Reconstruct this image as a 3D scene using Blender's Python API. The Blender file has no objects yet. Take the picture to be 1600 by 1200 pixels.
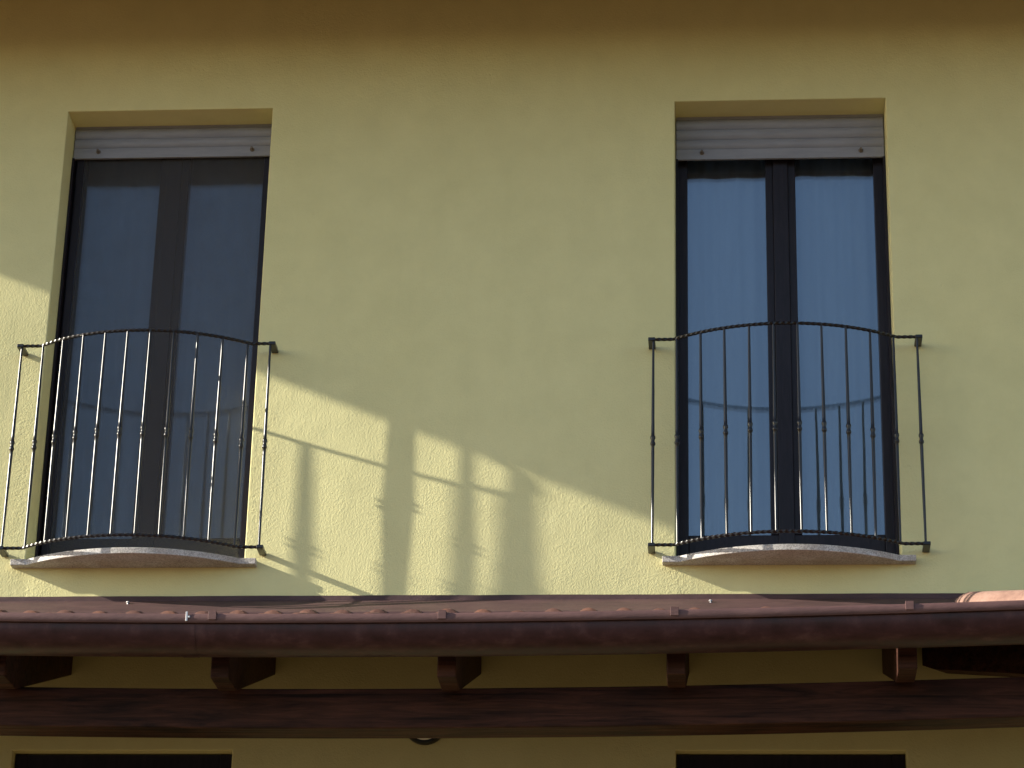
import bpy, bmesh, math, random
from mathutils import Vector, Matrix
random.seed(7)
R = math.radians
scene = bpy.context.scene
COL = scene.collection

# ------------------------------------------------------------------ camera, sky, sun, exposure
# world: the wall's outer face is y = 0, x to the right, z up from the right window's lintel (metres)
cam_d = bpy.data.cameras.new("camera")
cam = bpy.data.objects.new("camera", cam_d); COL.objects.link(cam)
cam_d.sensor_width = 36.0
cam_d.lens = 4454.3 / 1600 * 36.0
cam_d.clip_start = 0.1; cam_d.clip_end = 3000
yaw, pitch, roll = -0.08143, 0.41346, 0.02343
fwd = Vector((math.sin(yaw) * math.cos(pitch), math.cos(yaw) * math.cos(pitch), math.sin(pitch)))
r0 = Vector((math.cos(yaw), -math.sin(yaw), 0)); u0 = r0.cross(fwd)
rt = math.cos(roll) * r0 + math.sin(roll) * u0
up = -math.sin(roll) * r0 + math.cos(roll) * u0
cam.matrix_world = Matrix(((rt.x, up.x, -fwd.x, 0.2268), (rt.y, up.y, -fwd.y, -11.9421),
                           (rt.z, up.z, -fwd.z, -6.7178), (0, 0, 0, 1)))
scene.camera = cam

SUN = Vector((-6.86, -1.0, 2.82))            # towards the sun, per metre in front of the wall
world = bpy.data.worlds.new("World"); scene.world = world
world.use_nodes = True
wn = world.node_tree.nodes; wl = world.node_tree.links
bg = wn["Background"]; bg.inputs[1].default_value = 0.103
sky = wn.new("ShaderNodeTexSky"); sky.sky_type = 'NISHITA'; sky.sun_disc = False
sky.sun_elevation = math.atan2(SUN.z, math.hypot(SUN.x, SUN.y))
sky.sun_rotation = math.atan2(SUN.x, SUN.y)
sky.air_density = 1.0; sky.dust_density = 1.0; sky.ozone_density = 1.0
wl.new(sky.outputs[0], bg.inputs[0])
sl = bpy.data.lights.new("sun", 'SUN'); sl.energy = 5.0; sl.angle = R(0.53); sl.color = (1.0, 0.93, 0.79)
so = bpy.data.objects.new("sun", sl); COL.objects.link(so)
so.rotation_euler = SUN.to_track_quat('Z', 'Y').to_euler(); so.location = SUN * 3
scene.view_settings.view_transform = 'Standard'
scene.view_settings.look = 'None'
scene.view_settings.exposure = 1.13
scene.view_settings.gamma = 1.0

# ------------------------------------------------------------------ helpers
class MB:
    """collects vertices and faces of one mesh"""
    def __init__(self): self.v = []; self.f = []
    def add(self, vs, fs):
        n = len(self.v); self.v += [tuple(p) for p in vs]; self.f += [tuple(i + n for i in q) for q in fs]
    def box(self, x0, x1, y0, y1, z0, z1):
        self.add([(x, y, z) for x in (x0, x1) for y in (y0, y1) for z in (z0, z1)],
                 [(0, 1, 3, 2), (4, 6, 7, 5), (0, 4, 5, 1), (2, 3, 7, 6), (0, 2, 6, 4), (1, 5, 7, 3)])
    def rings(self, rings, closed=True, caps=True):
        n = len(rings[0]); vs = [p for q in rings for p in q]; fs = []
        for i in range(len(rings) - 1):
            for k in range(n if closed else n - 1):
                a = i * n + k; b = i * n + (k + 1) % n
                fs.append((a, b, b + n, a + n))
        if caps and closed:
            fs.append(tuple(range(n))[::-1]); fs.append(tuple(range((len(rings) - 1) * n, len(rings) * n)))
        self.add(vs, fs)
    def lathe(self, c, prof, n=12, axis='z'):
        rs = []
        for r, h in prof:
            ring = []
            for k in range(n):
                a = 2 * math.pi * k / n
                if axis == 'z': ring.append((c[0] + r * math.cos(a), c[1] + r * math.sin(a), c[2] + h))
                else: ring.append((c[0] + r * math.cos(a), c[1] - h, c[2] + r * math.sin(a)))
            rs.append(ring)
        self.rings(rs)
    def prism(self, poly, lo, hi, mapf):
        """poly: 2D outline, mapf(u, v, t) -> xyz at t = lo, hi"""
        self.rings([[mapf(u, v, t) for u, v in poly] for t in (lo, hi)])
    def mesh(self, name, smooth=None, bevel=None, seg=2):
        me = bpy.data.meshes.new(name); me.from_pydata(self.v, [], self.f); me.update()
        bm = bmesh.new(); bm.from_mesh(me)
        bmesh.ops.recalc_face_normals(bm, faces=bm.faces)
        if bevel:
            es = [e for e in bm.edges if len(e.link_faces) == 2 and e.calc_face_angle(0) > R(35)]
            bmesh.ops.bevel(bm, geom=es, offset=bevel, segments=seg, profile=0.5, affect='EDGES', clamp_overlap=True)
        bm.to_mesh(me); bm.free()
        if smooth:
            me.shade_smooth(); me.set_sharp_from_angle(angle=R(smooth))
        return me

def obj(name, mb, mat, parent=None, smooth=None, bevel=None, seg=2, origin=None):
    me = mb if isinstance(mb, bpy.types.Mesh) else mb.mesh(name, smooth, bevel, seg)
    if origin is not None: me.transform(Matrix.Translation(-Vector(origin)))
    if not me.materials: me.materials.append(mat)
    o = bpy.data.objects.new(name, me); COL.objects.link(o)
    if origin is not None: o.location = origin
    if parent is not None: o.parent = parent
    return o

def thing(name, label, cat, loc=(0, 0, 0), group=None):
    o = bpy.data.objects.new(name, None); COL.objects.link(o)
    o.empty_display_size = 0.2; o.location = loc
    o['label'] = label; o['category'] = cat
    if group: o['group'] = group
    return o

def copy_tree(o, parent=None):
    c = o.copy(); COL.objects.link(c); c.parent = parent
    for ch in list(o.children): copy_tree(ch, c)
    return c

# ------------------------------------------------------------------ materials
def mat(name, col, rough=0.6, spec=0.5, metal=0.0):
    m = bpy.data.materials.new(name); m.use_nodes = True
    b = m.node_tree.nodes["Principled BSDF"]
    b.inputs["Base Color"].default_value = (*col, 1); b.inputs["Roughness"].default_value = rough
    b.inputs["Specular IOR Level"].default_value = spec; b.inputs["Metallic"].default_value = metal
    return m, m.node_tree.nodes, m.node_tree.links, b

def noise(nt, ln, scale, detail=4, rough=0.55, vec=None, dim='3D'):
    n = nt.new("ShaderNodeTexNoise"); n.inputs["Scale"].default_value = scale
    n.inputs["Detail"].default_value = detail; n.inputs["Roughness"].default_value = rough
    if vec: ln.new(vec, n.inputs["Vector"])
    return n.outputs["Fac"]

def ramp(nt, ln, fac, stops):
    r = nt.new("ShaderNodeValToRGB"); ln.new(fac, r.inputs[0])
    while len(r.color_ramp.elements) < len(stops): r.color_ramp.elements.new(0.5)
    for e, (p, c) in zip(r.color_ramp.elements, stops):
        e.position = p; e.color = (*c, 1) if len(c) == 3 else c
    return r.outputs[0]

def math_n(nt, ln, op, a, b=None, clamp=False):
    n = nt.new("ShaderNodeMath"); n.operation = op; n.use_clamp = clamp
    for i, v in enumerate((a, b)):
        if v is None: continue
        if isinstance(v, (int, float)): n.inputs[i].default_value = v
        else: ln.new(v, n.inputs[i])
    return n.outputs[0]

def coords(nt, ln, scale=(1, 1, 1)):
    g = nt.new("ShaderNodeNewGeometry"); mp = nt.new("ShaderNodeMapping")
    mp.inputs["Scale"].default_value = scale; ln.new(g.outputs["Position"], mp.inputs[0])
    return mp.outputs[0]

def bump(nt, ln, b, height, dist, strength=1.0):
    n = nt.new("ShaderNodeBump"); n.inputs["Distance"].default_value = dist; n.inputs["Strength"].default_value = strength
    ln.new(height, n.inputs["Height"]); ln.new(n.outputs[0], b.inputs["Normal"])

def mk_plaster():
    m, nt, ln, b = mat("yellow_plaster", (0.72, 0.64, 0.33), 0.9, 0.25)
    p = coords(nt, ln)
    big = noise(nt, ln, 0.9, 4, 0.6, p)
    mid = noise(nt, ln, 6.0, 4, 0.6, p)
    c = ramp(nt, ln, big, [(0.3, (0.700, 0.656, 0.340)), (0.7, (0.738, 0.692, 0.370))])
    c2 = ramp(nt, ln, mid, [(0.3, (0.96, 0.96, 0.95)), (0.7, (1.03, 1.03, 1.03))])
    mx = nt.new("ShaderNodeMix"); mx.data_type = 'RGBA'; mx.blend_type = 'MULTIPLY'; mx.inputs[0].default_value = 1
    ln.new(c, mx.inputs[6]); ln.new(c2, mx.inputs[7])
    stk = noise(nt, ln, 5.0, 5, 0.6, coords(nt, ln, (2.2, 1, 0.16)))
    c3 = ramp(nt, ln, stk, [(0.30, (0.990, 0.988, 0.985)), (0.46, (1, 1, 1)), (0.75, (1.003, 1.003, 1.003))])
    mx2 = nt.new("ShaderNodeMix"); mx2.data_type = 'RGBA'; mx2.blend_type = 'MULTIPLY'; mx2.inputs[0].default_value = 1
    ln.new(mx.outputs[2], mx2.inputs[6]); ln.new(c3, mx2.inputs[7]); ln.new(mx2.outputs[2], b.inputs["Base Color"])
    fine = noise(nt, ln, 105, 6, 0.62, p)
    grain = nt.new("ShaderNodeTexVoronoi"); grain.inputs["Scale"].default_value = 150; ln.new(p, grain.inputs["Vector"])
    patch = noise(nt, ln, 3.2, 3, 0.6, p)
    pm = ramp(nt, ln, patch, [(0.47, (0.25, 0.25, 0.25)), (0.66, (1, 1, 1))])
    rough_n = noise(nt, ln, 62, 5, 0.7, p)
    rr = math_n(nt, ln, 'MULTIPLY', rough_n, pm)
    wav = noise(nt, ln, 2.2, 2, 0.5, p)
    g = nt.new("ShaderNodeNewGeometry"); sx = nt.new("ShaderNodeSeparateXYZ"); ln.new(g.outputs["Position"], sx.inputs[0])
    edge = None
    for xe in (-2.9383, -1.9383, 0.0, 1.0):              # hand-finished plaster beside the openings
        dd = math_n(nt, ln, 'ABSOLUTE', math_n(nt, ln, 'SUBTRACT', sx.outputs[0], xe))
        k = math_n(nt, ln, 'SUBTRACT', 1.0, math_n(nt, ln, 'MULTIPLY', dd, 6.5), True)
        edge = k if edge is None else math_n(nt, ln, 'MAXIMUM', edge, k)
    low = math_n(nt, ln, 'MULTIPLY', math_n(nt, ln, 'SUBTRACT', -0.3, sx.outputs[2]), 0.8, True)
    edge = math_n(nt, ln, 'MULTIPLY', math_n(nt, ln, 'MULTIPLY', edge, low), noise(nt, ln, 5.0, 3, 0.6, p))
    coarse = math_n(nt, ln, 'MULTIPLY', noise(nt, ln, 48, 4, 0.65, p), math_n(nt, ln, 'MULTIPLY', edge, 2.6))
    pv = nt.new("ShaderNodeTexVoronoi"); pv.inputs["Scale"].default_value = 5.5; ln.new(p, pv.inputs["Vector"])
    pit = math_n(nt, ln, 'SUBTRACT', 1.0, math_n(nt, ln, 'MULTIPLY', pv.outputs["Distance"], 22.0), True)
    rr = math_n(nt, ln, 'ADD', rr, coarse)
    rr = math_n(nt, ln, 'SUBTRACT', rr, math_n(nt, ln, 'MULTIPLY', pit, 0.9))
    h = math_n(nt, ln, 'ADD', math_n(nt, ln, 'MULTIPLY', fine, 0.30), math_n(nt, ln, 'MULTIPLY', rr, 0.42))
    h = math_n(nt, ln, 'ADD', h, math_n(nt, ln, 'MULTIPLY', grain.outputs["Distance"], 0.10))
    h = math_n(nt, ln, 'ADD', h, math_n(nt, ln, 'MULTIPLY', wav, 1.2))
    bump(nt, ln, b, h, 0.0055)
    return m

def mk_wood(name, dark, light):
    m, nt, ln, b = mat(name, light, 0.6, 0.18)
    p = coords(nt, ln, (1.2, 14, 14))
    n = noise(nt, ln, 2.2, 7, 0.68, p)
    n.node.inputs['Distortion'].default_value = 0.9
    n2 = noise(nt, ln, 2.5, 3, 0.5, coords(nt, ln))
    f = math_n(nt, ln, 'ADD', math_n(nt, ln, 'MULTIPLY', n, 0.7), math_n(nt, ln, 'MULTIPLY', n2, 0.3))
    ln.new(ramp(nt, ln, f, [(0.38, dark), (0.62, light)]), b.inputs["Base Color"])
    sp = noise(nt, ln, 1.0, 3, 0.5, coords(nt, ln, (0.9, 38, 38)))
    cr = ramp(nt, ln, sp, [(0.30, (0.25, 0.25, 0.25)), (0.40, (1, 1, 1))])
    mx = nt.new("ShaderNodeMix"); mx.data_type = 'RGBA'; mx.blend_type = 'MULTIPLY'; mx.inputs[0].default_value = 1
    ln.new(b.inputs["Base Color"].links[0].from_socket, mx.inputs[6]); ln.new(cr, mx.inputs[7]); ln.new(mx.outputs[2], b.inputs["Base Color"])
    bump(nt, ln, b, math_n(nt, ln, 'ADD', n, math_n(nt, ln, 'MULTIPLY', sp, 0.8)), 0.004)
    return m

def mk_brown_metal():
    m, nt, ln, b = mat("brown_painted_metal", (0.085, 0.034, 0.028), 0.38, 0.3)
    p = coords(nt, ln, (3.5, 10, 1.2))
    n = noise(nt, ln, 3.0, 6, 0.65, p)
    ln.new(ramp(nt, ln, n, [(0.30, (0.032, 0.013, 0.014)), (0.55, (0.058, 0.023, 0.025)), (0.76, (0.105, 0.050, 0.048))]), b.inputs["Base Color"])
    ln.new(ramp(nt, ln, n, [(0.3, (0.34,) * 3), (0.7, (0.52,) * 3)]), b.inputs["Roughness"])
    bump(nt, ln, b, noise(nt, ln, 2.0, 3, 0.5, coords(nt, ln, (3, 1, 1))), 0.004)
    return m

def mk_flash(name, c0, c1):
    m, nt, ln, b = mat(name, c0, 0.6, 0.35)
    n = noise(nt, ln, 5.0, 5, 0.65, coords(nt, ln, (1, 3, 3)))
    ln.new(ramp(nt, ln, n, [(0.3, c0), (0.7, c1)]), b.inputs["Base Color"])
    bump(nt, ln, b, n, 0.004)
    return m

def mk_terracotta(name, c0, c1, c2):
    m, nt, ln, b = mat(name, (0.42, 0.17, 0.10), 0.85, 0.25)
    p = coords(nt, ln)
    n = noise(nt, ln, 7, 5, 0.65, p); n2 = noise(nt, ln, 40, 4, 0.6, p)
    f = math_n(nt, ln, 'ADD', math_n(nt, ln, 'MULTIPLY', n, 0.75), math_n(nt, ln, 'MULTIPLY', n2, 0.25))
    ln.new(ramp(nt, ln, f, [(0.34, c0), (0.5, c1), (0.68, c2)]), b.inputs["Base Color"])
    bump(nt, ln, b, f, 0.006)
    return m

def mk_granite():
    m, nt, ln, b = mat("speckled_granite", (0.4, 0.36, 0.33), 0.6, 0.4)
    p = coords(nt, ln)
    v = nt.new("ShaderNodeTexVoronoi"); v.inputs["Scale"].default_value = 210; ln.new(p, v.inputs["Vector"])
    sp = nt.new("ShaderNodeSeparateColor"); ln.new(v.outputs["Color"], sp.inputs[0])
    c = ramp(nt, ln, sp.outputs[0], [(0.0, (0.33, 0.32, 0.315)), (0.25, (0.45, 0.44, 0.43)), (0.55, (0.57, 0.56, 0.55)), (0.9, (0.66, 0.65, 0.645))])
    n = noise(nt, ln, 9, 4, 0.6, p)
    st = ramp(nt, ln, n, [(0.3, (0.78, 0.70, 0.64)), (0.65, (1, 1, 1))])
    mx = nt.new("ShaderNodeMix"); mx.data_type = 'RGBA'; mx.blend_type = 'MULTIPLY'; mx.inputs[0].default_value = 1
    ln.new(c, mx.inputs[6]); ln.new(st, mx.inputs[7]); ln.new(mx.outputs[2], b.inputs["Base Color"])
    bump(nt, ln, b, sp.outputs[1], 0.0008)
    return m

def mk_iron():
    m, nt, ln, b = mat("black_iron", (0.010, 0.009, 0.010), 0.3, 0.55)
    n = noise(nt, ln, 60, 4, 0.6, coords(nt, ln))
    ln.new(ramp(nt, ln, n, [(0.35, (0.005, 0.004, 0.005)), (0.7, (0.010, 0.007, 0.007))]), b.inputs["Base Color"])
    return m

def mk_frame():
    m, nt, ln, b = mat("dark_frame_paint", (0.013, 0.010, 0.016), 0.45, 0.3)
    n = noise(nt, ln, 8, 4, 0.6, coords(nt, ln, (8, 8, 1)))
    ln.new(ramp(nt, ln, n, [(0.3, (0.009, 0.007, 0.012)), (0.7, (0.018, 0.013, 0.021))]), b.inputs["Base Color"])
    bump(nt, ln, b, n, 0.0015)
    return m

def mk_glass():
    m = bpy.data.materials.new("window_glass"); m.use_nodes = True
    nt = m.node_tree.nodes; ln = m.node_tree.links; nt.clear()
    out = nt.new("ShaderNodeOutputMaterial"); mix = nt.new("ShaderNodeMixShader")
    tr = nt.new("ShaderNodeBsdfTransparent"); tr.inputs[0].default_value = (0.82, 0.86, 0.88, 1)
    gl = nt.new("ShaderNodeBsdfGlossy"); gl.inputs["Roughness"].default_value = 0.012
    gl.inputs["Color"].default_value = (0.80, 0.89, 1.0, 1)
    fr = nt.new("ShaderNodeFresnel"); fr.inputs[0].default_value = 1.52
    k = math_n(nt, ln, 'MULTIPLY', fr.outputs[0], 3.2, True)      # two panes of a double glazing
    bn = nt.new("ShaderNodeBump"); bn.inputs["Distance"].default_value = 0.0006
    ln.new(noise(nt, ln, 3.0, 2, 0.5, coords(nt, ln)), bn.inputs["Height"])
    ln.new(bn.outputs[0], gl.inputs["Normal"]); 
    ln.new(k, mix.inputs[0]); ln.new(tr.outputs[0], mix.inputs[1]); ln.new(gl.outputs[0], mix.inputs[2])
    ln.new(mix.outputs[0], out.inputs[0])
    return m

def mk_screen():
    m = bpy.data.materials.new("insect_mesh"); m.use_nodes = True
    nt = m.node_tree.nodes; ln = m.node_tree.links; nt.clear()
    out = nt.new("ShaderNodeOutputMaterial"); mix = nt.new("ShaderNodeMixShader")
    tr = nt.new("ShaderNodeBsdfTransparent")
    di = nt.new("ShaderNodeBsdfDiffuse"); di.inputs[0].default_value = (0.115, 0.112, 0.12, 1)
    n = noise(nt, ln, 9, 4, 0.6, coords(nt, ln))
    k = math_n(nt, ln, 'ADD', math_n(nt, ln, 'MULTIPLY', n, 0.08), 0.25)
    ln.new(k, mix.inputs[0]); ln.new(tr.outputs[0], mix.inputs[1]); ln.new(di.outputs[0], mix.inputs[2])
    ln.new(mix.outputs[0], out.inputs[0])
    return m

def mk_curtain():
    m, nt, ln, b = mat("net_curtain", (0.16, 0.17, 0.19), 0.95, 0.0)
    p = coords(nt, ln, (1, 1, 0.15))
    n = noise(nt, ln, 14, 4, 0.6, p); n2 = noise(nt, ln, 160, 2, 0.5, coords(nt, ln))
    f = math_n(nt, ln, 'ADD', math_n(nt, ln, 'MULTIPLY', n, 0.7), math_n(nt, ln, 'MULTIPLY', n2, 0.3))
    ln.new(ramp(nt, ln, f, [(0.3, (0.44, 0.46, 0.49)), (0.7, (0.52, 0.54, 0.57))]), b.inputs["Base Color"])
    return m

def mk_shutter():
    m, nt, ln, b = mat("grey_shutter_plastic", (0.50, 0.46, 0.47), 0.5, 0.4)
    n = noise(nt, ln, 6, 5, 0.65, coords(nt, ln, (1, 1, 5)))
    ln.new(ramp(nt, ln, n, [(0.3, (0.245, 0.25, 0.295)), (0.7, (0.31, 0.315, 0.365))]), b.inputs["Base Color"])
    return m

def mk_ground():
    m, nt, ln, b = mat("courtyard_ground", (0.17, 0.14, 0.10), 0.9, 0.2)
    p = coords(nt, ln)
    n = noise(nt, ln, 0.15, 6, 0.6, p)
    ln.new(ramp(nt, ln, n, [(0.35, (0.072, 0.045, 0.019)), (0.65, (0.13, 0.082, 0.035))]), b.inputs["Base Color"])
    bump(nt, ln, b, noise(nt, ln, 20, 5, 0.6, p), 0.02)
    return m

PLASTER = mk_plaster(); METAL = mk_brown_metal(); FLASH = mk_flash("apron_metal", (0.052, 0.027, 0.028), (0.090, 0.047, 0.046)); RIMM = mk_flash("rim_metal", (0.090, 0.046, 0.044), (0.145, 0.075, 0.069)); TERRA = mk_terracotta("weathered_terracotta", (0.11, 0.055, 0.045), (0.17, 0.085, 0.065), (0.26, 0.12, 0.075)); PALE = mk_terracotta("pale_terracotta", (0.19, 0.108, 0.085), (0.28, 0.168, 0.13), (0.36, 0.235, 0.19))  # rim metal is paler than the gutter body and apron
WOOD = mk_wood("dark_stained_wood", (0.016, 0.006, 0.004), (0.082, 0.031, 0.019))
EAVEWOOD = mk_wood("eave_board_wood", (0.42, 0.25, 0.095), (0.54, 0.34, 0.15))  # unseen eave, colour raised to bounce more light onto the upper wall
GRANITE = mk_granite(); IRON = mk_iron(); FRAME = mk_frame(); GLASS = mk_glass(); SCREEN = mk_screen()
CURTAIN = mk_curtain(); SHUTTER = mk_shutter(); GROUND = mk_ground()
RUBBER = mat("stopper_rubber", (0.16, 0.13, 0.11), 0.7)[0]
DARKGL = mat("dark_room_glass", (0.004, 0.004, 0.006), 0.15, 0.3)[0]
ZINC = mat("bare_zinc", (0.55, 0.52, 0.50), 0.35, 0.5, 0.7)[0]
BLACKP = mat("lamp_black_paint", (0.012, 0.012, 0.013), 0.4)[0]
OPAL = mat("lamp_opal_glass", (0.88, 0.86, 0.82), 0.12, 0.9)[0]

# ------------------------------------------------------------------ ground
GZ = -8.32
g = MB(); g.add([(-900, -900, GZ), (900, -900, GZ), (900, 900, GZ), (-900, 900, GZ)], [(0, 1, 2, 3)])
go = obj("ground", g, GROUND); go['kind'] = 'structure'

# ------------------------------------------------------------------ the house
XL, W, ZB, DEP = -2.9383, 1.0, -2.315, 0.30
EZ = 0.80                                              # flat soffit of the eave
house = thing("house", "yellow plastered house front with two tall windows and a wooden eave", "house", (0, 0, GZ))
house_loc = Vector(house.location)
def hobj(name, mb, m, parent=house, **k):
    o = obj(name, mb, m, None, **k)
    o.parent = parent
    o.location = o.location - (house_loc if parent is house else Vector((0, 0, 0)))
    return o

HX0, HX1, HY1 = -6.3, 7.5, 8.0
openings = [(XL, XL + W, ZB, 0.007), (0.0, W, ZB, 0.007), (-2.915, XL + W, -5.55, -3.199), (0.0, 0.989, -5.55, -3.199)]
def wall_mesh():
    xs = sorted({HX0, HX1, *[o[0] for o in openings], *[o[1] for o in openings]})
    zs = sorted({GZ, EZ, *[o[2] for o in openings], *[o[3] for o in openings]})
    bm = bmesh.new(); V = {}
    def v(x, y, z):
        k = (round(x, 5), round(y, 5), round(z, 5))
        if k not in V: V[k] = bm.verts.new((x, y, z))
        return V[k]
    hole = lambda x, z: any(a < x < b and c < z < d for a, b, c, d in openings)
    cell = {}
    for i in range(len(xs) - 1):
        for j in range(len(zs) - 1):
            cell[i, j] = not hole((xs[i] + xs[i + 1]) / 2, (zs[j] + zs[j + 1]) / 2)
    for (i, j), solid in cell.items():
        x0, x1, z0, z1 = xs[i], xs[i + 1], zs[j], zs[j + 1]
        if solid:
            bm.faces.new([v(x0, 0, z0), v(x1, 0, z0), v(x1, 0, z1), v(x0, 0, z1)])
            bm.faces.new([v(x0, DEP, z0), v(x0, DEP, z1), v(x1, DEP, z1), v(x1, DEP, z0)])
            for di, dj, a, b in ((-1, 0, (x0, z0), (x0, z1)), (1, 0, (x1, z1), (x1, z0)), (0, -1, (x1, z0), (x0, z0)), (0, 1, (x0, z1), (x1, z1))):
                if not cell.get((i + di, j + dj), False):
                    bm.faces.new([v(a[0], 0, a[1]), v(b[0], 0, b[1]), v(b[0], DEP, b[1]), v(a[0], DEP, a[1])])
    bmesh.ops.recalc_face_normals(bm, faces=bm.faces)
    es = [e for e in bm.edges if len(e.link_faces) == 2 and e.calc_face_angle(0) > R(35) and abs(e.verts[0].co.y) < 1e-4 and abs(e.verts[1].co.y) < 1e-4]
    bmesh.ops.bevel(bm, geom=es, offset=0.007, segments=3, profile=0.5, affect='EDGES')
    # side and back walls
    def q(*p): bm.faces.new([bm.verts.new(c) for c in p])
    q((HX0, DEP, GZ), (HX0, DEP, EZ), (HX0, HY1, EZ), (HX0, HY1, GZ))
    q((HX1, DEP, GZ), (HX1, HY1, GZ), (HX1, HY1, EZ), (HX1, DEP, EZ))
    q((HX0, HY1, GZ), (HX0, HY1, EZ), (HX1, HY1, EZ), (HX1, HY1, GZ))
    # room floor between storeys keeps the rooms dark
    q((HX0, DEP, -2.8), (HX1, DEP, -2.8), (HX1, HY1, -2.8), (HX0, HY1, -2.8))
    me = bpy.data.meshes.new("wall"); bm.to_mesh(me); bm.free()
    me.shade_smooth(); me.set_sharp_from_angle(angle=R(50))
    return me
hobj("wall", wall_mesh(), PLASTER)

# eave: flat boarded soffit, fascia, gutter, roof above
EX0, EX1, EE = -7.26, 8.2, 0.97
e = MB(); e.box(EX0, EX1, -EE, HY1 + 0.9, EZ, EZ + 0.05)
for k in range(9):                                       # board joints as thin battens
    e.box(EX0 + 0.01, EX1 - 0.01, -EE + 0.02 + k * 0.105, -EE + 0.026 + k * 0.105, EZ - 0.006, EZ - 0.0005)
hobj("soffit", e, EAVEWOOD)
e = MB()                                                 # unseen fascia, end raked to shape its shadow edge on the wall
e.prism([(EX0, EZ + 0.12), (EX0, EZ), (-6.47, EZ - 0.325), (EX1, EZ - 0.325), (EX1, EZ + 0.12)], -EE - 0.028, -EE - 0.002, lambda u, v, t: (u, t, v))
hobj("fascia", e, EAVEWOOD)
def half_gutter(cx0, cx1, cy, cz, r, t, bead, n=18, zf=None, steps=1):
    """half-round gutter along x with a rolled front bead; front is -y"""
    prof = [(cy - r, cz + 0.022)]
    for k in range(n + 1):
        a = math.pi + math.pi * k / n
        prof.append((cy + r * math.cos(a), cz + r * math.sin(a)))
    prof.append((cy + r, cz + 0.03))
    prof.append((cy + r - t, cz + 0.03))
    for k in range(n + 1):
        a = 2 * math.pi - math.pi * k / n
        prof.append((cy + (r - t) * math.cos(a), cz + (r - t) * math.sin(a)))
    prof.append((cy - (r - t), cz + 0.022))
    m = MB(); rs = []
    for i in range(steps + 1):
        x = cx0 + (cx1 - cx0) * i / steps; d = zf(x) if zf else 0
        rs.append([(x, y, z + d) for y, z in prof])
    m.rings(rs)
    return m
hobj("eave_gutter", half_gutter(-6.34, EX1, -EE - 0.03 - 0.085, 0.420 + 0.083, 0.083, 0.004, 0.01), METAL, smooth=40)  # out of view, starts short so its end shadow follows the same edge
e = MB()
e.add([(EX0, -EE - 0.05, EZ + 0.16), (EX1, -EE - 0.05, EZ + 0.16), (EX1, 4.2, EZ + 1.8), (EX0, 4.2, EZ + 1.8), (EX1, HY1 + 0.9, EZ + 0.16), (EX0, HY1 + 0.9, EZ + 0.16),
       (EX0, -EE - 0.05, EZ + 0.06), (EX1, -EE - 0.05, EZ + 0.06), (EX1, HY1 + 0.9, EZ + 0.06), (EX0, HY1 + 0.9, EZ + 0.06)],
      [(0, 1, 2, 3), (3, 2, 4, 5), (6, 7, 1, 0), (5, 4, 8, 9), (6, 0, 3, 5, 9), (1, 7, 8, 4, 2), (6, 9, 8, 7)])
hobj("roof", e, TERRA)

# ---- french windows (frame > panes, shutter, sill ...)
def slat_profile(z0, z1, y0, bulge, n=6):
    return [(y0 - bulge * math.sin(math.pi * (k / n)) ** 0.8, z0 + (z1 - z0) * k / n) for k in range(n + 1)]

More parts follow.
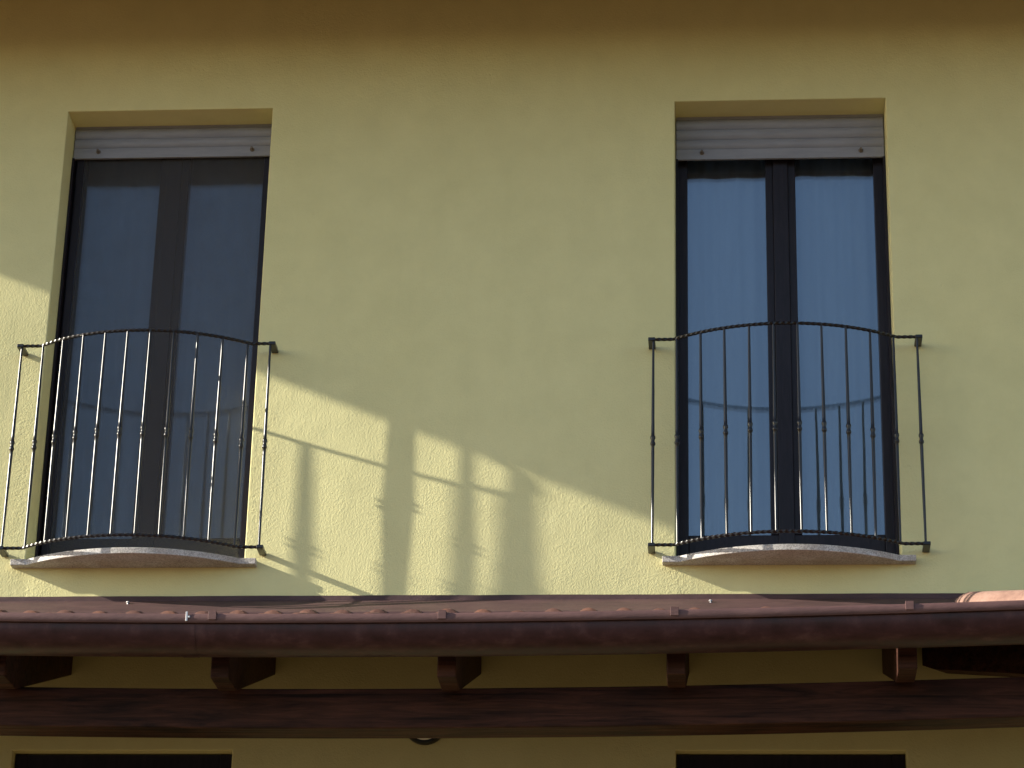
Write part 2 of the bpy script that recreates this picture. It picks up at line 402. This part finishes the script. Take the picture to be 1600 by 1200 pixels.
def french_window(ox, shut_z, slats, screen, zshift=0.0):
    YF = 0.215
    f = MB()
    gx = 0.056
    # outer frame
    f.box(ox + 0.003, ox + gx, YF, YF + 0.07, ZB + 0.002, -0.002)
    f.box(ox + W - gx, ox + W - 0.003, YF, YF + 0.07, ZB + 0.002, -0.002)
    f.box(ox + gx, ox + W - gx, YF + 0.002, YF + 0.068, -0.09, -0.004)
    # bottom rail and threshold
    f.box(ox + gx, ox + W - gx, YF + 0.002, YF + 0.068, ZB + 0.004, ZB + 0.19)
    f.box(ox + 0.004, ox + W - 0.004, YF - 0.03, YF - 0.001, ZB + 0.003, ZB + 0.045)
    # centre stiles with the overlapping meeting strip
    cx = ox + 0.5
    f.box(cx - 0.071, cx - 0.034, YF + 0.001, YF + 0.066, ZB + 0.191, -0.091)
    f.box(cx + 0.034, cx + 0.071, YF + 0.001, YF + 0.066, ZB + 0.191, -0.091)
    f.box(cx - 0.036, cx + 0.036, YF - 0.012, YF + 0.05, ZB + 0.006, -0.006)
    fr = hobj("french_window", f, FRAME, bevel=0.004)
    P = lambda name, mb, m, **k: obj(name, mb, m, fr, **k)
    off = house_loc - house_loc
    for a, b in ((ox + gx - 0.004, cx - 0.068), (cx + 0.068, ox + W - gx + 0.004)):
        g = MB()
        for yg in (YF + 0.020, YF + 0.038):                 # double glazing: two sheets
            g.add([(a, yg, ZB + 0.186), (b, yg, ZB + 0.186), (b, yg, -0.086), (a, yg, -0.086)], [(0, 1, 2, 3)])
        P("glass_pane", g, GLASS)
    c = MB(); n = 90                                     # gently folded net curtain
    rs = []
    for i in range(n + 1):
        x = ox + 0.01 + (W - 0.02) * i / n
        y = YF + 0.12 + 0.008 * math.sin(i * 0.9) + 0.006 * math.sin(i * 0.37 + 1)
        rs.append([(x, y, ZB + 0.02), (x, y, -0.01)])
    c.rings(rs, closed=False, caps=False); P("curtain", c, CURTAIN, smooth=60)
    # roller shutter
    s = MB(); z = shut_z
    prof = [(0.160, z), (0.160, z + 0.052), (0.156, z + 0.054)]
    y0 = 0.156; zz = z + 0.055
    s.prism([(0.158, z), (0.158, z + 0.053), (0.172, z + 0.053), (0.172, z)], ox + 0.005, ox + W - 0.005, lambda u, v, t: (t, u, v))
    while zz < 0.05:
        pr = slat_profile(zz + 0.0005, zz + 0.0545, 0.166, 0.012)
        s.prism(pr + [(0.172, zz + 0.0545), (0.172, zz + 0.0005)], ox + 0.005, ox + W - 0.005, lambda u, v, t: (t, u, v))
        zz += 0.055
    s.box(ox + 0.014, ox + W - 0.014, 0.1725, 0.176, z + 0.004, 0.04)
    sh = P("roller_shutter", s, SHUTTER, smooth=35)
    for px in (0.127, 0.884):
        k = MB(); c0 = (ox + px, 0.158, z + 0.034)
        k.lathe(c0, [(0.011, 0), (0.011, 0.004), (0.007, 0.006), (0.006, 0.024), (0.0, 0.026)], 12, 'y')
        P("shutter_stopper", k, RUBBER, smooth=40)
    # guides
    for a in (ox + 0.002, ox + W - 0.012):
        gd = MB(); gd.box(a, a + 0.010, 0.150, 0.186, ZB + 0.003, z - 0.001)
        P("shutter_guide", gd, FRAME)
    if screen:
        c = MB(); c.box(ox + 0.04, ox + W - 0.04, 0.1865, 0.1875, ZB + 0.03, -0.01); P("insect_screen", c, SCREEN)
        c = MB()
        for a in (ox + 0.020, ox + W - 0.058): c.box(a, a + 0.034, 0.180, 0.204, ZB + 0.003, -0.004)
        P("screen_rail", c, FRAME, bevel=0.003)
    # bowed granite sill
    st = MB(); e0, bel, xa, xb = 0.045, 0.19, 0.02, 0.985
    pts = [(-0.058, 0.03), (-0.058, -e0), (xa - 0.005, -e0)]
    sag = bel - e0; hw = (xb - xa) / 2; Rr = (hw * hw + sag * sag) / (2 * sag)
    for i in range(33):
        x = xa + (xb - xa) * i / 32
        pts.append((x, -(e0 + math.sqrt(max(Rr * Rr - (x - xa - hw) ** 2, 0)) - (Rr - sag))))
    pts += [(xb + 0.005, -e0), (1.06, -e0), (1.06, 0.03)]
    st.prism(pts, -2.349, -2.320, lambda u, v, t: (ox + u, v, t))
    st.box(ox + 0.003, ox + W - 0.003, 0.0305, 0.24, -2.348, -2.3205)
    P("stone_sill", st, GRANITE, bevel=0.0025, seg=2)
    return fr
wl_ = french_window(XL, -0.168, 2, True)
wr_ = french_window(0.0, -0.224, 3, False)
wl_['label'] = "left window behind a dark insect screen"
wr_['label'] = "right window with clear bluish panes"

# ---- ground-floor windows, only their heads show under the porch
def lower_window(x0, x1, ztop):
    f = MB()
    f.box(x0 + 0.003, x0 + 0.06, 0.05, 0.11, -5.54, ztop - 0.004)
    f.box(x1 - 0.06, x1 - 0.003, 0.05, 0.11, -5.54, ztop - 0.004)
    f.box(x0 + 0.06, x1 - 0.06, 0.051, 0.109, ztop - 0.075, ztop - 0.005)
    f.box((x0 + x1) / 2 - 0.05, (x0 + x1) / 2 + 0.05, 0.049, 0.108, -5.54, ztop - 0.075)
    fr = hobj("lower_window", f, FRAME, bevel=0.003)
    g = MB(); g.box(x0 + 0.055, x1 - 0.055, 0.075, 0.081, -5.54, ztop - 0.07); obj("glass_pane", g, DARKGL, fr)
lower_window(*openings[2][:2], openings[2][3]); lower_window(*openings[3][:2], openings[3][3])

# ------------------------------------------------------------------ wrought-iron railings
E0, SAG, RXA, RXB = 0.092, 0.163, -0.005, 1.003
RR = ((RXB - RXA) ** 2 / 4 + SAG ** 2) / (2 * SAG)
def rail_e(x):
    if x <= RXA or x >= RXB: return E0
    c = (RXA + RXB) / 2
    return E0 + max(0, math.sqrt(max(RR * RR - (x - c) ** 2, 0)) - (RR - SAG))
def rail_path(step=0.004):
    raw = [(-0.106 + 1.213 * i / 1200, 0) for i in range(1201)]
    raw = [(x, rail_e(x)) for x, _ in raw]
    sm = []                                              # ease the two kinks
    for i, (x, e_) in enumerate(raw):
        w = raw[max(0, i - 10):i + 11]; sm.append((x, sum(p[1] for p in w) / len(w)))
    out = [sm[0]]; acc = 0
    for a, b in zip(sm, sm[1:]):
        acc += math.hypot(b[0] - a[0], b[1] - a[1])
        if acc >= step: out.append(b); acc = 0
    return out
ZT, ZBR = -1.286, -2.286
def twisted_rail(z, half=0.0070, turn=0.105):
    pts = rail_path(); rs = []; s = 0
    for i, (x, e_) in enumerate(pts):
        a = pts[max(i - 1, 0)]; b = pts[min(i + 1, len(pts) - 1)]
        t = Vector((b[0] - a[0], -(b[1] - a[1]), 0)).normalized(); n = Vector((-t.y, t.x, 0)); u = Vector((0, 0, 1))
        if i: s += math.hypot(x - pts[i - 1][0], e_ - pts[i - 1][1])
        th = 2 * math.pi * s / turn; c = Vector((x, -e_, z)); ring = []
        for k in range(8):
            ang = th + k * math.pi / 4; rad = half * (1.18 if k % 2 == 0 else 1.0)
            ring.append(c + n * (rad * math.cos(ang)) + u * (rad * math.sin(ang)))
        rs.append(ring)
    m = MB(); m.rings(rs); return m
def railing(label):
    t = thing("iron_railing", label, "railing", (0, 0, 0), "wrought iron railings at the upstairs windows")
    obj("top_rail", twisted_rail(ZT), IRON, t, smooth=50)
    obj("bottom_rail", twisted_rail(ZBR), IRON, t, smooth=50)
    for z in (ZT, ZBR):
        for x in (-0.105, 1.106):
            b = MB(); b.box(x - 0.016, x + 0.016, -E0 - 0.010, -0.001, z - 0.009, z + 0.008)
            obj("bracket", b, IRON, t, bevel=0.003)
    h = ZT - ZBR
    prof = [(0.0048, -h / 2), (0.0052, -h * 0.42), (0.0062, -h * 0.2), (0.0068, -0.045), (0.0070, -0.026), (0.0098, -0.021), (0.0104, -0.013),
            (0.0075, -0.005), (0.0075, 0.004), (0.0104, 0.012), (0.0098, 0.020), (0.0070, 0.025), (0.0068, 0.045), (0.0060, h * 0.2), (0.0050, h * 0.42), (0.0046, h / 2)]
    for i in range(12):
        x = -0.099 + 0.1089 * i
        m = MB(); m.lathe((0, 0, 0), [(r_ * 1.15, h_) for r_, h_ in prof], 12)
        o = obj("baluster", m, IRON, t, smooth=50)
        o.location = (x, -rail_e(x), (ZT + ZBR) / 2)
        o.rotation_euler = (R(random.uniform(-.18, .18)), R(random.uniform(-.25, .25)), random.uniform(0, 6))
    return t
ra = railing("bowed black iron railing at the right window without a screen")
rb = copy_tree(ra); rb.location = (XL + 0.007, 0, 0); rb.scale = (0.974, 1, 1)
rb['label'] = "bowed black iron railing at the left window, throwing long shadows onto the wall"

# ------------------------------------------------------------------ porch roof
def zf(x):                                               # the old porch rises a little towards its hip end
    d = x + 0.62; x_ = max(min(d, 2.6), -2.6)
    return -0.007 + 0.0092 * x_ + 0.0061 * x_ * x_
SL = 0.387
porch = thing("porch_roof", "tiled porch roof with brown gutter, dark beam and rafters under the windows", "porch roof", (0, 0, GZ))
def pobj(name, mb, m, parent=porch, **k):
    o = obj(name, mb, m, None, **k); o.parent = parent
    if parent is porch: o.location = o.location - Vector((0, 0, GZ))
    return o
PX0, HIPX = -6.2, 1.24
# beam
b = MB(); rs = []
for i in range(41):
    x = PX0 + (HIPX + 1.0 - PX0) * i / 40; d = zf(x)
    rs.append([(x, -0.85, -3.347 + d), (x, -0.85, -3.178 + d), (x, -0.70, -3.178 + d), (x, -0.70, -3.347 + d)])
b.rings(rs); pobj("beam", b, WOOD, bevel=0.006)
# rafters
def rafter(xr):
    xa, xb = xr - 0.075, xr; d = zf(xr)
    bot = lambda e_: -2.855 - SL * e_ + d * min(1, e_ / 0.7)
    pr = [(0.0, bot(0)), (-0.93, bot(0.93)), (-1.13, -3.222 + d), (-1.13, bot(1.13) + 0.165), (0, bot(0) + 0.15)]
    m = MB(); m.prism(pr, xa, xb, lambda u, v, t: (t, u, v))
    return m
for k in range(-4, 2):
    pobj("rafter", rafter(0.060 + 0.9133 * k), WOOD, bevel=0.005)
# hip rafter, running diagonally out to the corner
m = MB(); dx, dy = 0.7071, -0.7071
pr = [(0, -2.858), (0.06, -2.888), (1.75, -2.888 - 0.274 * 1.70), (1.75, -2.65 - 0.274 * 1.75), (0, -2.65)]
m.prism(pr, 0, 0.09, lambda u, v, t: (1.068 + u * dx + t * 0.7071, -0.001 + u * dy + t * 0.7071 - 0.063, v + 0.02))
pobj("hip_rafter", m, WOOD)
# boarding under the tiles (main slope + hip end)
bd = MB(); t0 = -2.855 + 0.185
HE = 0.95
bd.add([(PX0, -0.002, t0), (HIPX, -0.002, t0), (HIPX + HE, -HE, t0 - SL * HE), (PX0, -HE, t0 - SL * HE), (HIPX + HE, -0.002, t0 - SL * HE),
        (PX0, -0.002, t0 + 0.03), (HIPX, -0.002, t0 + 0.03), (HIPX + HE, -HE, t0 + 0.03 - SL * HE), (PX0, -HE, t0 + 0.03 - SL * HE), (HIPX + HE, -0.002, t0 + 0.03 - SL * HE)],
       [(0, 1, 2, 3), (1, 4, 2), (5, 8, 7, 6), (6, 7, 9), (3, 2, 7, 8), (0, 3, 8, 5), (2, 4, 9, 7)])
pobj("boarding", bd, WOOD)
# curved roof tiles as one covered surface
PER = 0.1535
TZ0 = -2.5555
def tile_surface():
    m = MB(); n = 12; rows = []
    nx = int((HIPX + 1.3 - PX0) / PER * n); es = []
    for c in range(5):
        es += [(c * 0.27 + 0.0, 0.0), (c * 0.27 + 0.265, 0.016)]
    es = [(min(a, 1.27), h) for a, h in es if a < 1.33]
    rng = random.Random(3); jit = [rng.uniform(-0.006, 0.006) for _ in range(400)]
    for (e_, h) in es:
        row = []
        for i in range(nx + 1):
            x = PX0 + i * PER / n; ph = (x - 0.012) / PER; k = int(math.floor(ph)); u = ph - k
            s = math.sin(math.pi * u)
            z = TZ0 - 0.072 + 0.072 * (s ** 0.75 if s > 0 else 0) + jit[k + 60] * s - SL * e_ + h + zf(x) * min(1, e_ / 0.7)
            row.append((x, -e_, z))
        rows.append(row)
    fs = []; vs = [p for r_ in rows for p in r_]; w = nx + 1
    for j in range(len(rows) - 1):
        for i in range(nx):
            xm = vs[j * w + i][0]; em = -(vs[j * w + i][1] + vs[(j + 1) * w + i][1]) / 2
            if xm > HIPX + em: continue
            fs.append((j * w + i, j * w + i + 1, (j + 1) * w + i + 1, (j + 1) * w + i))
    m.add(vs, fs)
    # hip end, sloping to the right
    vs = []; fs = []; ny = 60
    for a in range(9):
        d = 1.27 * a / 8
        for j in range(ny + 1):
            y = -1.27 * j / ny; u = (y / PER) % 1.0; s = math.sin(math.pi * u)
            vs.append((HIPX + 0.02 + d, y, TZ0 - 0.072 + 0.07 * max(s, 0) ** 0.75 - SL * d))
    for a in range(8):
        for j in range(ny):
            if 1.27 * (j + .5) / ny > 1.27 * (a + .5) / 8: continue
            q = a * (ny + 1) + j; fs.append((q, q + 1, q + ny + 2, q + ny + 1))
    m.add(vs, fs)
    return m
pobj("roof_tiles", tile_surface(), TERRA, smooth=50)
# hip ridge tiles: overlapping half-round tiles along the hip
def hip_tile(s0, L, r0, r1):
    m = MB(); rs = []
    d = Vector((0.68, -0.68, -SL * 0.68)).normalized(); side = Vector((0.7071, 0.7071, 0)); upv = side.cross(d).normalized()
    if upv.z < 0: upv = -upv
    o = Vector((HIPX + 0.05, -0.06, TZ0 - 0.0305))
    for i in range(9):
        t = i / 8; r_ = r0 + (r1 - r0) * t; c = o + d * (s0 + L * t)
        outer = [c + side * (r_ * math.cos(a)) + upv * (r_ * math.sin(a)) for a in [math.pi * k / 14 for k in range(15)]]
        inner = [c + side * ((r_ - .014) * math.cos(a)) + upv * ((r_ - .014) * math.sin(a)) for a in [math.pi * k / 14 for k in range(14, -1, -1)]]
        rs.append(outer + inner)
    m.rings(rs); return m
for k in range(5):
    pobj("hip_tile", hip_tile(k * 0.33 - 0.005, 0.38, 0.082, 0.098), PALE, smooth=50)
# mortar plug closing the head of the hip
m = MB(); rs = []
d = Vector((0.68, -0.68, -SL * 0.68)).normalized(); side = Vector((0.7071, 0.7071, 0)); upv = side.cross(d).normalized()
if upv.z < 0: upv = -upv
o_ = Vector((HIPX + 0.05, -0.06, TZ0 - 0.0305))
for i in range(1, 17):
    a_ = math.pi / 2 * i / 16; r_ = 0.0842 * math.sin(a_); c = o_ + d * (-0.10 + 0.14 * (1 - math.cos(a_)))
    rs.append([c + side * (r_ * math.cos(a)) + upv * (r_ * math.sin(a)) for a in [2 * math.pi * k / 18 for k in range(18)]])
m.rings(rs); pobj("mortar", m, PALE, smooth=60)
# apron flashing between wall and tiles
fl = MB(); rs = []
for i in range(121):
    x = PX0 + (7.4 - PX0) * i / 120
    w1 = 0.0015 * math.sin(x * 9.1) + 0.001 * math.sin(x * 23)
    rs.append([(x, -0.002, -2.489), (x, -0.010, -2.488 + w1 * .4), (x, -0.013, -2.512), (x, -0.205, -2.633 + w1), (x, -0.210, -2.643 + w1), (x, -0.204, -2.643 + w1), (x, -0.002, -2.56)])
fl.rings([r_ for r_ in rs if r_[0][0] < HIPX + 1.2]); pobj("flashing", fl, FLASH, smooth=30)
m = MB()
for x, y, z in ((-2.44, -0.06, -2.542), (0.155, -0.07, -2.548)):
    m.lathe((x, y, z), [(0.0045, -0.004), (0.0045, 0.004), (0.009, 0.005), (0.008, 0.010), (0.003, 0.013)], 8)
pobj("flashing_screw", m, ZINC, smooth=40)
# gutter
GC, GZc, GR = -1.247, -3.072, 0.098
gut = pobj("gutter", half_gutter(PX0, HIPX + 1.3, GC, GZc, GR, 0.004, 0.01, 22, zf, 60), METAL, smooth=40)
gut_off = Vector((0, 0, 0))
def gchild(name, mb, m_, **k): return obj(name, mb, m_, gut, **k)
rim = MB(); rs = []
for i in range(61):
    x = PX0 + (HIPX + 1.3 - PX0) * i / 60; d = zf(x)
    pr = [(GC - GR + 0.002, 0.006), (GC - GR - 0.012, 0.004), (GC - GR - 0.017, 0.011), (GC - GR - 0.016, 0.034), (GC - GR - 0.012, 0.041), (GC - GR - 0.004, 0.043), (GC - GR + 0.004, 0.039)]
    rs.append([(x, y, GZc + z + d) for y, z in pr])
rim.rings(rs); gchild("gutter_rim", rim, RIMM, smooth=40)
for xr in [0.022 + 0.9133 * k for k in range(-4, 2)]:
    c = MB(); d = zf(xr)
    c.box(xr - 0.016, xr + 0.016, GC - GR - 0.022, GC - GR - 0.0165, GZc + 0.014 + d, GZc + 0.048 + d)
    c.box(xr - 0.016, xr + 0.016, GC - GR - 0.022, GC + GR * 0.9, GZc + 0.0475 + d, GZc + 0.0505 + d)
    gchild("gutter_clip", c, RIMM, bevel=0.001)
sx = -1.905
c = MB(); prf = []
for k in range(19):
    a = math.pi + math.pi * 0.75 * k / 18; prf.append((GC + (GR + .002) * math.cos(a), GZc + (GR + .002) * math.sin(a)))
rs = [[(x, y, z + zf(sx)) for y, z in prf] + [(x, GC + (y - GC) * .985, GZc + (z - GZc) * .985 + zf(sx)) for y, z in prf[::-1]] for x in (sx - 0.03, sx + 0.03)]
c.rings(rs); gchild("gutter_joint", c, METAL, smooth=40)
c = MB(); c.box(sx - 0.006, sx + 0.002, GC - GR - 0.020, GC - GR - 0.0165, GZc + 0.008 + zf(sx), GZc + 0.048 + zf(sx)); c.box(sx + .004, sx + .012, GC - GR - 0.021, GC - GR - 0.0165, GZc + 0.022 + zf(sx), GZc + 0.030 + zf(sx))
gchild("joint_solder", c, ZINC, bevel=0.001)

# ------------------------------------------------------------------ wall lamp under the porch
lamp = thing("wall_lamp", "round black rimmed wall lamp with white glass, half hidden by the porch beam", "wall lamp", (-1.091, 0, -3.180))
m = MB(); m.lathe((0, -0.001, 0.0945), [(0.088, 0), (0.0945, 0.01), (0.0945, 0.030), (0.089, 0.038), (0.079, 0.038), (0.079, 0.03)], 40, 'y'); obj("lamp_body", m, BLACKP, lamp, smooth=40)
m = MB(); m.lathe((0, -0.001, 0.0945), [(0.0785, 0.032), (0.0775, 0.046), (0.070, 0.053), (0.050, 0.060), (0.022, 0.064), (0.0, 0.065)], 32, 'y'); obj("lamp_glass", m, OPAL, lamp, smooth=60)
